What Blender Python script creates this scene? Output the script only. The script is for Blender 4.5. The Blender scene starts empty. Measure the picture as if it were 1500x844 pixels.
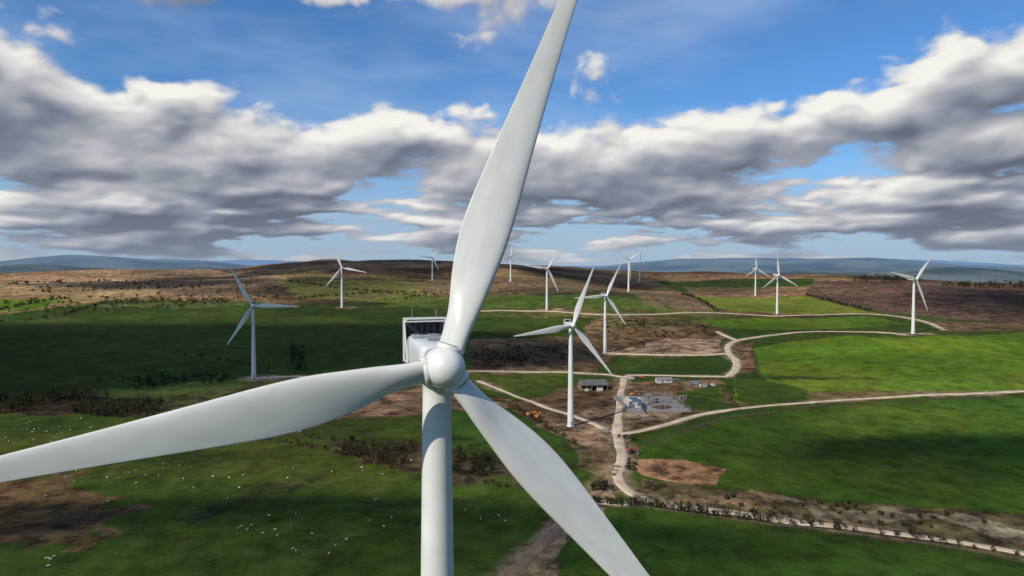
import bpy, math, random, time
import numpy as np
from mathutils import Vector, Matrix
T0=time.time()
random.seed(4); rng=np.random.default_rng(4)
scene=bpy.context.scene
scene.view_settings.view_transform='Standard'; scene.view_settings.look='None'; scene.view_settings.exposure=0
CZ=150.0; PITCH=math.atan(.032)
SUN=Vector((-.55,-.55,.62)).normalized()
# ------------------------------------------------------------- helpers
def link(o):
    scene.collection.objects.link(o); return o
def mesh_obj(name,verts,faces,mat=None,smooth=False,parent=None):
    me=bpy.data.meshes.new(name); me.from_pydata([tuple(v) for v in verts],[],[tuple(f) for f in faces]); me.update()
    if smooth: me.polygons.foreach_set('use_smooth',[True]*len(me.polygons))
    o=bpy.data.objects.new(name,me); link(o)
    if mat: me.materials.append(mat)
    if parent: o.parent=parent
    return o
def empty(name,loc=(0,0,0),rz=0):
    e=bpy.data.objects.new(name,None); link(e); e.location=loc; e.rotation_euler=(0,0,rz); e.empty_display_size=1; return e
def quads_mesh(name,co,quads,mat,smooth=False):
    me=bpy.data.meshes.new(name); n=len(co); q=len(quads)
    me.vertices.add(n); me.vertices.foreach_set('co',np.asarray(co,dtype=np.float32).ravel())
    me.loops.add(q*4); me.loops.foreach_set('vertex_index',np.asarray(quads,dtype=np.int32).ravel())
    me.polygons.add(q); me.polygons.foreach_set('loop_start',np.arange(0,q*4,4,dtype=np.int32))
    try: me.polygons.foreach_set('loop_total',np.full(q,4,dtype=np.int32))
    except Exception: pass
    if smooth: me.polygons.foreach_set('use_smooth',np.ones(q,dtype=bool))
    me.update(calc_edges=True)
    me.materials.append(mat)
    o=bpy.data.objects.new(name,me); link(o); return o
class Box:
    def __init__(s): s.v=[]; s.f=[]
    def box(s,c,d,rz=0,rx=0,ry=0,taper=1.0):
        M=Matrix.Translation(c)@Matrix.Rotation(rz,4,'Z')@Matrix.Rotation(ry,4,'Y')@Matrix.Rotation(rx,4,'X'); b=len(s.v)
        for k,(x,y,z) in enumerate([(-1,-1,-1),(1,-1,-1),(1,1,-1),(-1,1,-1),(-1,-1,1),(1,-1,1),(1,1,1),(-1,1,1)]):
            t=taper if z>0 else 1
            s.v.append(M@Vector((x*d[0]/2*t,y*d[1]/2*t,z*d[2]/2)))
        for f in [(0,3,2,1),(4,5,6,7),(0,1,5,4),(1,2,6,5),(2,3,7,6),(3,0,4,7)]: s.f.append(tuple(b+i for i in f))
        return s
    def obj(s,name,mat,parent=None,bevel=0):
        o=mesh_obj(name,s.v,s.f,mat,False,parent)
        if bevel:
            m=o.modifiers.new('bev','BEVEL'); m.width=bevel; m.segments=3; m.limit_method='ANGLE'
            o.data.polygons.foreach_set('use_smooth',[True]*len(o.data.polygons))
            m.harden_normals=True
        return o
# ------------------------------------------------------------- noise
def _h(ix,iy,seed):
    n=(ix.astype(np.int64)*374761393+iy.astype(np.int64)*668265263+seed*1442695041)&0xffffffff
    n=((n^(n>>13))*1274126177)&0xffffffff
    n=(n^(n>>16))&0xffffffff
    return n/4294967295.0
def vn(x,y,seed=0):
    xi=np.floor(x); yi=np.floor(y); fx=x-xi; fy=y-yi
    fx=fx*fx*fx*(fx*(fx*6-15)+10); fy=fy*fy*fy*(fy*(fy*6-15)+10)
    a=_h(xi,yi,seed); b=_h(xi+1,yi,seed); c=_h(xi,yi+1,seed); d=_h(xi+1,yi+1,seed)
    return (a+(b-a)*fx)*(1-fy)+(c+(d-c)*fx)*fy
def fbm(x,y,sc,octv=4,seed=0):
    r=0;a=.5;t=0
    for i in range(octv):
        r=r+a*vn(x/sc+i*17.3,y/sc-i*9.1,seed+i); t+=a; a*=.5; sc*=.5
    return r/t
def rfbm(x,y,sc,octv,seed,gain=.5,billow=False):
    r=0;a=1;t=0
    for i in range(octv):
        c,s_=math.cos(.6+i*1.1),math.sin(.6+i*1.1)
        v=vn((x*c-y*s_)/sc+i*7.7,(x*s_+y*c)/sc-i*3.1,seed+i)
        if billow: v=np.abs(2*v-1)
        r=r+a*v; t+=a; a*=gain; sc*=.5
    return r/t
def sst(a,b,x):
    t=np.clip((x-a)/(b-a),0,1); return t*t*(3-2*t)
# ------------------------------------------------------------- terrain heights: (bearing column, distance, depth below station)
CT=[(651,20,74),(651,58,74),(0,60,82),(1500,60,82),
(0,150,95),(400,150,90),(750,150,88),(1100,150,90),(1500,150,95),
(0,235,104),(400,235,105),(750,235,105),(1100,235,106),(1500,235,106),
(0,330,104),(400,330,104),(750,330,103),(1100,330,106),(1500,330,107),
(836,442,105),(0,442,101),(400,442,104),(1200,442,104),(1500,442,102),
(0,550,102),(200,550,103),(600,550,102),(940,550,103),(1200,550,98),(1500,550,96),
(372,619,101),(886,783,99),(0,783,86),(1100,783,92),(1336,823,81),(1500,783,84),
(801,1083,69),(502,1140,68),(0,1100,66),(250,1000,75),(1137,1160,82),(1336,1150,78),(1500,1200,70),
(0,1500,55),(250,1500,50),(748,1710,38),(920,1383,50),(1105,1667,72),(1300,1700,46),(1500,1700,48),
(634,1970,39),(0,2200,18),(200,2200,17),(350,2200,15),(936,2400,66),(1000,2700,34),(1200,2500,32),(1500,2300,60),
(470,3000,-36),(590,3000,-35),(390,3000,-15),(330,3000,8),(660,3000,-20),(760,3000,-7),(850,3000,2),(1000,3200,25),
(0,4500,110),(330,4500,110),(470,4500,70),(700,4500,90),(1000,4500,130),(1300,4500,140),(1500,4500,140)]
P=[]
for px,y,D in CT:
    x=(px-750)/1000*y; P.append((math.atan2(x,y)*2.2,math.log(math.hypot(x,y)),D))
P=np.array(P)
def tps(r2): return np.where(r2>1e-12,.5*r2*np.log(np.maximum(r2,1e-12)),0)
n=len(P)
r2=((P[:,None,:2]-P[None,:,:2])**2).sum(2)
A=np.zeros((n+3,n+3)); A[:n,:n]=tps(r2)+np.eye(n)*2e-3; A[:n,n]=1; A[:n,n+1:]=P[:,:2]; A[n,:n]=1; A[n+1:,:n]=P[:,:2].T
W=np.linalg.solve(A,np.concatenate([P[:,2],[0,0,0]]))
def H(x,y):
    x=np.asarray(x,dtype=float); y=np.asarray(y,dtype=float); shp=x.shape; x=x.ravel(); y=y.ravel()
    r=np.maximum(np.hypot(x,y),12); th=np.arctan2(x,y)
    tc=np.clip(th,-.72,.72)*2.2; lr=np.log(np.minimum(r,4600))
    D=W[n]+W[n+1]*tc+W[n+2]*lr
    for i in range(n): D=D+W[i]*tps((tc-P[i,0])**2+(lr-P[i,1])**2)
    back=sst(.75,1.6,np.abs(th)); D=D*(1-back)+88*back
    far=sst(4000,7000,r); D=D*(1-far)+190*far
    z=CZ-D
    z=z+(fbm(x,y,120,3,5)-.5)*5*sst(120,500,r)+(fbm(x,y,500,4,9)-.5)*26*sst(900,2600,r)*(1-far)
    rg=1-np.abs(fbm(x,y,700,4,21)*2-1)
    z=z-(rg**3)*24*sst(1300,3000,r)*(1-far)*.8
    pxx=750+1000*np.tan(np.clip(th,-1.2,1.2))
    g=lambda c,w:np.exp(-((pxx-c)/w)**2)
    up1=160*g(60,150)+130*g(290,110)+160*g(1400,130)+80*g(1180,90)+40
    z=z+up1*(.5+.9*fbm(x,y,1500,4,29))*np.exp(-((r-8500)/1300)**2)
    up=310*g(1050,200)+215*g(1290,150)+100*g(1480,100)+290*g(130,190)+150*g(330,90)+220*g(-300,300)+200*g(2000,400)+60*g(600,250)+10
    up=up*(0.68+.58*fbm(x,y,2200,5,31))
    z=z+up*np.exp(-((r-13500)/2600)**2)
    up2=190*g(300,250)+190*g(1240,230)+200
    z=z+up2*(.6+.7*fbm(x,y,4000,5,37))*np.exp(-((r-25000)/5000)**2)
    return z.reshape(shp)
SP,CP=math.sin(PITCH),math.cos(PITCH)
TT=np.exp(np.linspace(math.log(70),math.log(6000),900))
def site(px,py):
    a=(px-750)/1000; b=(422-py)/1000
    dy=CP+b*SP; dz=-SP+b*CP
    X=TT/dy*a; Y=TT; Z=CZ+TT*dz/dy
    d=Z-H(X,Y); k=np.argmax(d<0)
    if d[k]>=0: k=len(TT)-1
    t=TT[k-1]+(TT[k]-TT[k-1])*d[k-1]/(d[k-1]-d[k]+1e-9)
    return np.array([t/dy*a,t])
def h1(x,y): return float(H(np.array([x]),np.array([y]))[0])
# ------------------------------------------------------------- materials
def nmat(name):
    m=bpy.data.materials.new(name); m.use_nodes=True; nt=m.node_tree; return m,nt,nt.nodes['Principled BSDF']
def N(nt,t,**k):
    nd=nt.nodes.new(t)
    for a,b in k.items(): setattr(nd,a,b)
    return nd
def simple(name,col,rough=.6,var=.15,scale=1.0,bump=0,metal=0,detail=4):
    m,nt,b=nmat(name)
    tc=N(nt,'ShaderNodeTexCoord'); nz=N(nt,'ShaderNodeTexNoise'); nz.inputs['Scale'].default_value=scale; nz.inputs['Detail'].default_value=detail
    nt.links.new(tc.outputs['Object'],nz.inputs['Vector'])
    cr=N(nt,'ShaderNodeValToRGB'); cr.color_ramp.elements[0].position=.3; cr.color_ramp.elements[1].position=.7
    cr.color_ramp.elements[0].color=(*[c*(1-var) for c in col],1); cr.color_ramp.elements[1].color=(*[min(1,c*(1+var)) for c in col],1)
    nt.links.new(nz.outputs['Fac'],cr.inputs['Fac']); nt.links.new(cr.outputs['Color'],b.inputs['Base Color'])
    b.inputs['Roughness'].default_value=rough; b.inputs['Metallic'].default_value=metal
    if bump:
        bp=N(nt,'ShaderNodeBump'); bp.inputs['Strength'].default_value=bump; bp.inputs['Distance'].default_value=.1
        nt.links.new(nz.outputs['Fac'],bp.inputs['Height']); nt.links.new(bp.outputs['Normal'],b.inputs['Normal'])
    return m
M_white=simple('turbine_white_paint',(.60,.595,.55),.36,.08,.35)
def blade_mat():
    m,nt,b=nmat('blade_gelcoat')
    tc=N(nt,'ShaderNodeTexCoord'); mp=N(nt,'ShaderNodeMapping'); mp.inputs['Scale'].default_value=(.9,.9,.25)
    nz=N(nt,'ShaderNodeTexNoise'); nz.inputs['Scale'].default_value=1.1; nz.inputs['Detail'].default_value=8
    nt.links.new(tc.outputs['Object'],mp.inputs[0]); nt.links.new(mp.outputs[0],nz.inputs['Vector'])
    cr=N(nt,'ShaderNodeValToRGB'); cr.color_ramp.elements[0].position=.3; cr.color_ramp.elements[1].position=.7
    cr.color_ramp.elements[0].color=(.51,.50,.45,1); cr.color_ramp.elements[1].color=(.59,.58,.53,1)
    nt.links.new(nz.outputs['Fac'],cr.inputs['Fac']); nt.links.new(cr.outputs['Color'],b.inputs['Base Color'])
    b.inputs['Roughness'].default_value=.27; return m
M_blade=blade_mat()
M_dark=simple('dark_grille',(.03,.03,.035),.5,.3,6)
M_seal=simple('grey_seal',(.22,.23,.23),.6,.1,3)
M_nac=simple('nacelle_panel',(.50,.51,.50),.4,.08,.8)
M_road=simple('gravel_track',(.42,.33,.22),.95,.28,.12)
M_dirt=simple('mud_track',(.20,.125,.07),.95,.35,.15)
M_gravel=simple('gravel_pad',(.20,.185,.165),.95,.3,.3)
M_conc=simple('concrete',(.36,.35,.33),.9,.15,.5)
M_roof=simple('barn_roof_sheet',(.10,.095,.09),.6,.3,.4)
M_wall=simple('barn_wall_boards',(.16,.12,.08),.8,.3,.6)
M_pale=simple('pale_render',(.42,.395,.345),.8,.12,.5)
M_metal=simple('galvanised_steel',(.17,.165,.15),.7,.2,2)
M_or=simple('orange_paint',(.55,.18,.02),.5,.15,1)
M_red=simple('red_paint',(.30,.05,.03),.5,.15,1)
M_wool=simple('sheep_wool',(.52,.48,.38),.95,.15,5,detail=2)
M_face=simple('sheep_face',(.28,.24,.19),.8,.2,5,detail=2)
M_wood=simple('weathered_wood',(.16,.12,.09),.9,.3,3,detail=2)
M_blue=simple('steel_blue',(.14,.17,.21),.6,.2,1)
# ------------------------------------------------------------- roads
def road_pts(pxs,step=5.0):
    w=np.array([site(*p) for p in pxs]); out=[]
    w=np.vstack([2*w[0]-w[1],w,2*w[-1]-w[-2]])
    for i in range(1,len(w)-2):
        p0,p1,p2,p3=w[i-1:i+3]; L=np.hypot(*(p2-p1)); k=max(2,int(L/step))
        t1=(p2-p0); t1=t1/np.hypot(*t1)*L*.9; t2=(p3-p1); t2=t2/np.hypot(*t2)*L*.9
        for j in range(k):
            t=j/k; h00=2*t**3-3*t*t+1;h10=t**3-2*t*t+t;h01=-2*t**3+3*t*t;h11=t**3-t*t
            out.append(h00*p1+h10*t1+h01*p2+h11*t2)
    out.append(w[-2]); return np.array(out)
ROADS=[
('gravel_road',[(905,692),(908,706),(925,722),(955,735),(1010,744),(1080,752),(1150,763),(1220,770),(1320,783),(1420,797),(1500,811),(1620,835)],5.2,M_road,10),
('gravel_road',[(905,636),(935,632),(975,622),(1030,607),(1080,599),(1140,593),(1220,587),(1320,581),(1420,577),(1500,573),(1620,569)],4.2,M_road,5),
('gravel_road',[(905,692),(911,670),(907,650),(905,636),(905,618),(907,600),(909,580),(913,562),(916,553),(925,550),(960,550),(1010,551),(1066,552)],5.6,M_road,11),
('dirt_road',[(700,880),(745,842),(785,805),(815,775),(845,752),(875,722),(893,700),(905,680)],5.5,M_dirt,12),
('gravel_road',[(905,636),(888,630),(862,618),(836,608),(800,597),(765,584),(735,572),(700,558)],4.2,M_road,8),
('gravel_road',[(1066,552),(1078,540),(1078,528),(1068,518),(1066,508),(1080,499),(1110,494),(1150,489),(1190,486),(1240,486),(1290,487),(1330,491)],7,M_road,8),
('gravel_road',[(886,517),(930,519),(980,520),(1030,520),(1068,518)],6,M_road,9),
('gravel_road',[(1080,499),(1062,492),(1050,486)],5,M_road,6),
('gravel_road',[(690,456),(740,455),(800,456),(860,460),(920,461),(990,459),(1060,459),(1137,463),(1210,461),(1270,460),(1310,463),(1345,469),(1370,477),(1385,484)],6,M_road,7),
('gravel_road',[(916,553),(890,549),(840,546),(780,545),(700,544),(600,546),(500,551),(420,552),(374,555)],5,M_road,7),
('farm_track',[(875,735),(905,738),(930,737)],4,M_road,5),
]
ROADW=[]
for nm,pxs,w,mat,sh in ROADS:
    p=road_pts(pxs); ROADW.append((p,w,sh))
    t=np.gradient(p,axis=0); t/=np.maximum(np.hypot(t[:,0],t[:,1])[:,None],1e-6); nn=np.stack([-t[:,1],t[:,0]],1)
    cum=np.arange(len(p))*5.0; rr=np.hypot(p[:,0],p[:,1])
    jl=(fbm(cum,cum*0+3.3,14,3,41)-.5)*2.6; jr=(fbm(cum,cum*0+9.1,14,3,43)-.5)*2.6
    offs=[-w/2-.6+jl,-w/2+jl,-w/6+jl*0,w/6+jl*0,w/2+jr,w/2+.6+jr]; co=[]
    for k,of in enumerate(offs):
        q=p+nn*of[:,None]; z=H(q[:,0],q[:,1])+.10+.00035*rr
        if k in(0,5): z=z-1.2
        co.append(np.column_stack([q,z]))
    m=len(p); co=np.vstack(co); Q=[]
    for k in range(5):
        for i in range(m-1): Q.append((k*m+i,(k+1)*m+i,(k+1)*m+i+1,k*m+i+1)[::-1])
    quads_mesh(nm,co,Q,mat,True)
# ------------------------------------------------------------- turbine sites
YAW=math.radians(16)
TS=[(372,619,92),(836,442,22),(886,783,27),(502,1140,101),(634,1970,35),(748,1710,8),(801,1083,37),(920,1383,61),(936,2400,5),(1105,1667,0),(1137,1160,-2),(1336,823,42)]
TB=[((px-750)/1000*y*1.005,y,ph) for px,y,ph in TS]
# ------------------------------------------------------------- terrain mesh
dense=np.linspace(-math.radians(44),math.radians(44),1050)
left=np.linspace(-math.pi,-math.radians(44),70)[:-1]; right=np.linspace(math.radians(44),math.pi,70)[1:-1]
ang=np.concatenate([left,dense,right]); na=len(ang)
s=np.arange(.5,.058,-.00105)
rad=np.concatenate([np.exp(np.linspace(math.log(2),math.log(200),50))[:-1],100/s,np.exp(np.linspace(math.log(100/s[-1]),math.log(6000),230))[1:],np.exp(np.linspace(math.log(6000),math.log(48000),120))[1:]])
nr=len(rad)
R,TH=np.meshgrid(rad,ang,indexing='ij'); X=(R*np.sin(TH)).ravel(); Y=(R*np.cos(TH)).ravel()
Z=H(X,Y)
RR=R.ravel(); THr=TH.ravel()
G1=(.025,.044,.0065);G2=(.037,.061,.008);G3=(.066,.116,.009);G4=(.14,.150,.03);B1=(.125,.072,.038);B2=(.052,.033,.019);TN=(.225,.140,.070);DI=(.26,.170,.105);OL=(.078,.060,.026)
n1=fbm(X,Y,160,5,50); n2=fbm(X,Y,420,4,60); n3=fbm(X,Y,30,4,70)
base=np.array(G1)[None]*(1-n1[:,None])+np.array(G2)[None]*n1[:,None]
moor=sst(900,1500,RR+(n2-.5)*900)
mm=sst(.40,.62,n2+.25*(n1-.5)); m2=sst(.50,.64,n1)
mcol=(np.array(B2)*(1-mm[:,None])+np.array((.205,.115,.054))*mm[:,None]); mcol=mcol*(1-.45*m2[:,None])+np.array((.075,.085,.022))*.45*m2[:,None]
col=base*(1-moor[:,None])+mcol*moor[:,None]; rough=moor.copy()
hl=(sst(2300,2700,RR)*(1-sst(.02,.2,THr)*.5))[:,None]*.8
hv=sst(.35,.65,fbm(X,Y,260,4,88))[:,None]
col=col*(1-hl)+(np.array((.060,.038,.030))*(1-hv)+np.array((.15,.085,.050))*hv)*hl
jx=(fbm(X,Y,25,3,80)-.5)*10; jy=(fbm(X,Y,25,3,90)-.5)*10
def poly(pxs,c,rg=0,jit=1.0,mix=1.0):
    w=np.array([site(*p) for p in pxs])
    x=X+jx*jit; y=Y+jy*jit
    mk=(x>w[:,0].min())&(x<w[:,0].max())&(y>w[:,1].min())&(y<w[:,1].max())
    idx=np.nonzero(mk)[0]; xs=x[idx]; ys=y[idx]; ins=np.zeros(len(idx),bool)
    for i in range(len(w)):
        x1,y1=w[i]; x2,y2=w[(i+1)%len(w)]
        c0=((y1>ys)!=(y2>ys)); ins^=c0&(xs<(x2-x1)*(ys-y1)/(y2-y1+1e-12)+x1)
    idx=idx[ins]; col[idx]=col[idx]*(1-mix)+np.array(c)*mix; rough[idx]=rough[idx]*(1-mix)+rg*mix
poly([(-120,399),(330,399),(430,405),(400,420),(300,436),(90,432),(-120,440)],TN,1,3,.75)
poly([(190,408),(300,404),(420,410),(380,432),(250,434)],(.09,.06,.035),1,6,.8)
poly([(-60,405),(120,402),(180,410),(40,416)],(.27,.16,.08),1,5,.7)
poly([(-100,462),(0,462),(160,440),(330,440),(500,452),(660,458),(660,545),(430,548),(250,560),(60,575),(-100,580)],G1,0,1)
poly([(60,470),(330,450),(560,470),(600,500),(300,515),(80,520)],G2,0,4,.6)
poly([(-60,440),(95,437),(60,452),(-60,460)],G3,0)
poly([(90,447),(320,440),(420,444),(300,452)],(.09,.10,.03),1,3,.6)
poly([(410,414),(560,411),(650,413),(650,433),(440,438)],G4,.4,4,.6)
poly([(510,440),(640,430),(760,425),(800,435),(640,450)],(.10,.12,.02),.2,2,.9)
poly([(640,440),(800,432),(930,436),(1000,446),(1000,456),(700,453),(540,450)],(.06,.09,.014),.3)
poly([(600,415),(900,412),(940,430),(800,430),(640,436)],(.12,.080,.042),1,6,.8)
poly([(960,412),(1190,408),(1200,418),(1090,426),(1000,428)],G1,.4)
poly([(1000,420),(1180,420),(1190,428),(1010,431)],(.14,.09,.05),1,3,.6)
poly([(930,428),(1010,430),(1040,450),(1000,455),(940,446)],(.14,.09,.05),1,3,.8)
poly([(1010,433),(1180,434),(1280,458),(1140,460),(1050,452)],(.12,.15,.018),0)
poly([(1190,412),(1560,422),(1560,478),(1380,466),(1280,454),(1180,432)],(.095,.055,.035),1,2)
poly([(1250,425),(1450,430),(1500,445),(1350,440)],(.13,.072,.040),1,8,.6)
poly([(1340,470),(1560,474),(1560,486),(1400,486)],B1,1,3,.8)
poly([(1130,465),(1270,463),(1340,475),(1200,483),(1060,481),(1000,470)],G3,0)
poly([(690,463),(870,465),(1000,466),(1060,482),(1050,522),(900,522),(860,545),(690,545)],B1,1,3,.8)
poly([(690,463),(870,466),(850,492),(690,497)],G1,0,3)
poly([(880,466),(1000,468),(1020,478),(900,484)],(.07,.06,.02),1,3,.8)
poly([(690,512),(830,505),(830,540),(690,540)],B2,1,3)
poly([(975,497),(1055,497),(1058,516),(1030,522),(895,517),(930,508)],DI,1,1.5)
poly([(1080,510),(1110,500),(1105,548),(1080,548)],B1,1,2)
poly([(1102,512),(1140,503),(1240,492),(1330,494),(1560,484),(1560,557),(1340,557),(1200,553),(1112,551)],G3,0,.4)
poly([(1130,515),(1300,500),(1500,492),(1500,510),(1300,525)],(.085,.15,.009),0,5,.6)
poly([(1075,556),(1200,556),(1560,560),(1560,570),(1420,575),(1300,579),(1140,591),(1075,592)],(.080,.135,.012),0,.5)
poly([(1075,556),(1110,555),(1180,572),(1180,588),(1085,594)],G2,0,1)
poly([(1180,574),(1330,573),(1480,574),(1320,580),(1180,588)],B1,.8,1.5,.7)
poly([(690,547),(850,547),(850,592),(770,588),(690,570)],G2,0,1)
poly([(760,592),(850,560),(1060,555),(1075,592),(1000,612),(925,632),(905,690),(880,715),(850,690),(800,640)],B1,1,3,.9)
poly([(850,600),(900,590),(905,650),(880,660),(840,640)],DI,1,3,.6)
poly([(990,575),(1060,560),(1055,598),(1000,606)],G2,.2,2)
poly([(915,596),(1000,600),(990,610),(915,626)],DI,1,2)
poly([(800,650),(890,660),(885,690),(850,695)],OL,1,3)
poly([(480,618),(560,574),(650,566),(760,590),(760,600),(640,605)],(.17,.10,.06),1,3,.9)
poly([(945,652),(1060,615),(1200,598),(1320,588),(1560,578),(1560,755),(1300,737),(1130,722),(1060,712),(1040,690),(990,672),(935,668)],(.036,.070,.007),0,.6)
poly([(1200,610),(1560,592),(1560,640),(1250,650)],(.055,.095,.010),0,10,.6)
poly([(1040,640),(1300,655),(1500,700),(1200,690)],(.026,.052,.006),0,10,.6)
poly([(930,670),(1000,672),(1058,689),(1054,712),(990,709),(935,694)],(.24,.13,.065),1,1)
poly([(935,700),(990,711),(1130,725),(1300,740),(1560,756),(1560,815),(1200,768),(1000,744),(930,727)],OL,1,2)
poly([(1000,722),(1130,728),(1200,745),(1100,750),(1000,740)],(.15,.10,.05),1,5,.8)
poly([(1150,735),(1300,745),(1400,765),(1250,768)],(.17,.14,.085),1,4,.8)
poly([(1300,752),(1480,775),(1560,800),(1400,790)],(.22,.18,.12),1,6,.6)
poly([(-100,602),(0,602),(250,614),(450,638),(620,655),(830,690),(860,720),(800,760),(700,880),(-100,900)],G2,0,.8)
poly([(-60,610),(250,622),(450,645),(400,690),(100,700),(-60,690)],(.046,.068,.011),0,8,.5)
poly([(640,610),(760,602),(850,660),(880,715),(830,700),(620,655)],G1,.2,2)
poly([(560,625),(640,606),(770,606),(830,660),(700,640)],(.03,.06,.008),0,2)
poly([(-60,715),(120,708),(185,738),(80,800),(-60,812)],(.10,.056,.026),.8,6,.85)
poly([(0,760),(130,748),(200,742),(80,785),(0,800)],(.035,.028,.016),.8,4,.8)
poly([(220,770),(420,700),(480,690),(300,765)],(.05,.05,.016),.5,4,.6)
poly([(240,768),(430,705),(445,708),(270,778)],(.025,.03,.010),.5,3,.7)
poly([(300,800),(600,740),(700,760),(420,830)],(.048,.055,.010),.5,8,.5)
poly([(-100,577),(60,577),(250,562),(430,552),(620,552),(560,574),(480,612),(300,610),(120,602),(-100,602)],(.055,.052,.018),1,3)
poly([(120,572),(360,556),(420,560),(300,575),(160,588)],(.075,.095,.018),0,1.5)
poly([(300,580),(560,568),(480,600),(330,604)],(.040,.066,.010),0,2)
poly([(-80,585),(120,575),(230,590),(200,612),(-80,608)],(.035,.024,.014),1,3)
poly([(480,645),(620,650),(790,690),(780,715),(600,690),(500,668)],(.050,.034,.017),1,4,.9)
poly([(800,862),(860,775),(895,738),(1000,752),(1300,800),(1600,845),(1600,920)],(.034,.066,.008),0,.5)
poly([(700,880),(800,764),(880,712),(900,735),(870,765),(820,820),(780,880)],(.14,.095,.05),1,2)
def seg_dist(p,q,maxd):
    lo=np.minimum(p,q)-maxd; hi=np.maximum(p,q)+maxd
    idx=np.nonzero((X>lo[0])&(X<hi[0])&(Y>lo[1])&(Y<hi[1]))[0]
    d=q-p; L=max(d@d,1e-9); t=np.clip(((X[idx]-p[0])*d[0]+(Y[idx]-p[1])*d[1])/L,0,1)
    return idx,np.hypot(X[idx]-p[0]-t*d[0],Y[idx]-p[1]-t*d[1])
for p,w,sh in ROADW:
    pp=p[::4] if len(p)>8 else p
    pp=np.vstack([pp,p[-1:]])
    for a,b in zip(pp[:-1],pp[1:]):
        rmid=np.hypot(*(a+b))/2; shr=sh*(.55+rmid/2500)+w/2
        idx,d=seg_dist(a,b,shr+8)
        f=1-sst(w/2,shr,d+(n3[idx]-.5)*12)
        f=f*.75; col[idx]=col[idx]*(1-f[:,None])+np.array((.18,.125,.072))*f[:,None]; rough[idx]=np.maximum(rough[idx],f)
HEDGE=[[(600,697),(700,707),(800,720),(850,722)],[(380,642),(480,660),(600,690)],[(690,572),(760,600),(850,655)],[(1102,512),(1112,551),(1340,557),(1500,557)],
[(870,738),(950,742),(1050,757),(1130,766),(1230,775),(1340,790),(1500,815)],[(-50,480),(100,462),(160,442),(330,440)],[(0,602),(250,612),(500,648)],
[(250,515),(430,548)],[(945,652),(1060,613),(1200,596),(1500,579)],[(420,412),(640,436)],[(560,440),(700,425)],[(1000,432),(1050,455)],[(1180,433),(1280,457)],[(0,455),(95,437)],[(440,438),(560,428),(650,431)]]
HW=[]
for hpx in HEDGE:
    w=[site(*p) for p in hpx]; HW.append(w)
    for a,b in zip(w[:-1],w[1:]):
        wd=1.0+np.hypot(*a)/700
        idx,d=seg_dist(a,b,wd*3); f=(1-sst(wd*.5,wd*1.5,d+(n3[idx]-.5)*wd))*.75
        col[idx]=col[idx]*(1-f[:,None])+np.array((.045,.042,.018))*f[:,None]
for x0,y0,_ in TB:
    d=np.hypot((X-x0-6)/1.5,Y-y0); f=(1-sst(9,17,d+(n3-.5)*10))*.85
    col=col*(1-f[:,None])+np.array((.25,.17,.105))*f[:,None]; rough=np.maximum(rough,f)
v=(.58+.84*n1)*(.70+.6*n3)*(.72+.56*n2); v=1+(v-1)*(.8+.6*rough); col*=v[:,None]
# faint tractor lines across the improved pasture
tl=np.sin((X*.82+Y*.35+ (n2-.5)*60)*2*math.pi/13.0); near=(1-sst(500,1000,RR))*(1-rough); col*=(1+.045*tl*near)[:,None]
yp=sst(.50,.68,fbm(X,Y,90,4,95))[:,None]*.42*(1-rough[:,None]); col=col*(1-yp)+col*np.array((1.75,1.10,1.4))*yp
ft=sst(3800,7500,RR)[:,None]; fn=sst(.3,.7,fbm(X,Y,600,4,66))[:,None]; hazy_land=np.array((.050,.075,.090))*(1-fn)+np.array((.120,.150,.150))*fn; far_haze=np.array((.14,.235,.36))[None]  # bluish aerial haze painted into the far-hill colours, growing with distance
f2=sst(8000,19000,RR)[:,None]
col=col*(1-ft)+hazy_land*ft; col=col*(1-f2)+far_haze*f2; rough=rough*(1-ft[:,0])
ii=np.arange(nr-1)[:,None]*na; jj=np.arange(na)[None]; j2=(jj+1)%na
quads=np.stack([ii+jj,ii+j2,ii+na+j2,ii+na+jj],-1).reshape(-1,4)[:,::-1]
m,nt,b=nmat('hill_pasture')
at=N(nt,'ShaderNodeAttribute',attribute_name='land'); tc=N(nt,'ShaderNodeTexCoord')
def noise(scale,detail=5,rough_=.6,vec=None):
    z=N(nt,'ShaderNodeTexNoise'); z.inputs['Scale'].default_value=scale; z.inputs['Detail'].default_value=detail; z.inputs['Roughness'].default_value=rough_
    nt.links.new(vec or tc.outputs['Object'],z.inputs['Vector']); return z.outputs['Fac']
def mth(op,a,b_=None,c=None,clamp=False):
    z=N(nt,'ShaderNodeMath',operation=op); z.use_clamp=clamp
    for i,q in enumerate([a,b_,c]):
        if q is None: continue
        if isinstance(q,(int,float)): z.inputs[i].default_value=q
        else: nt.links.new(q,z.inputs[i])
    return z.outputs[0]
na2=noise(.07,5,.80)
amp=mth('MULTIPLY_ADD',at.outputs['Alpha'],1.1,.80)
vv=mth('MULTIPLY',mth('SUBTRACT',na2,.5),3.6)
vv=mth('ADD',mth('MULTIPLY',vv,amp),1.0); vv=mth('MAXIMUM',vv,.3)
vm=N(nt,'ShaderNodeVectorMath',operation='SCALE'); nt.links.new(at.outputs['Color'],vm.inputs[0]); nt.links.new(vv,vm.inputs['Scale'])
nt.links.new(vm.outputs[0],b.inputs['Base Color']); b.inputs['Roughness'].default_value=1; b.inputs['Specular IOR Level'].default_value=.05
bp=N(nt,'ShaderNodeBump'); bp.inputs['Distance'].default_value=1.5; bp.inputs['Strength'].default_value=.7
nt.links.new(na2,bp.inputs['Height']); nt.links.new(bp.outputs['Normal'],b.inputs['Normal'])
terr=quads_mesh('terrain',np.column_stack([X,Y,Z]),quads,m,True)
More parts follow.
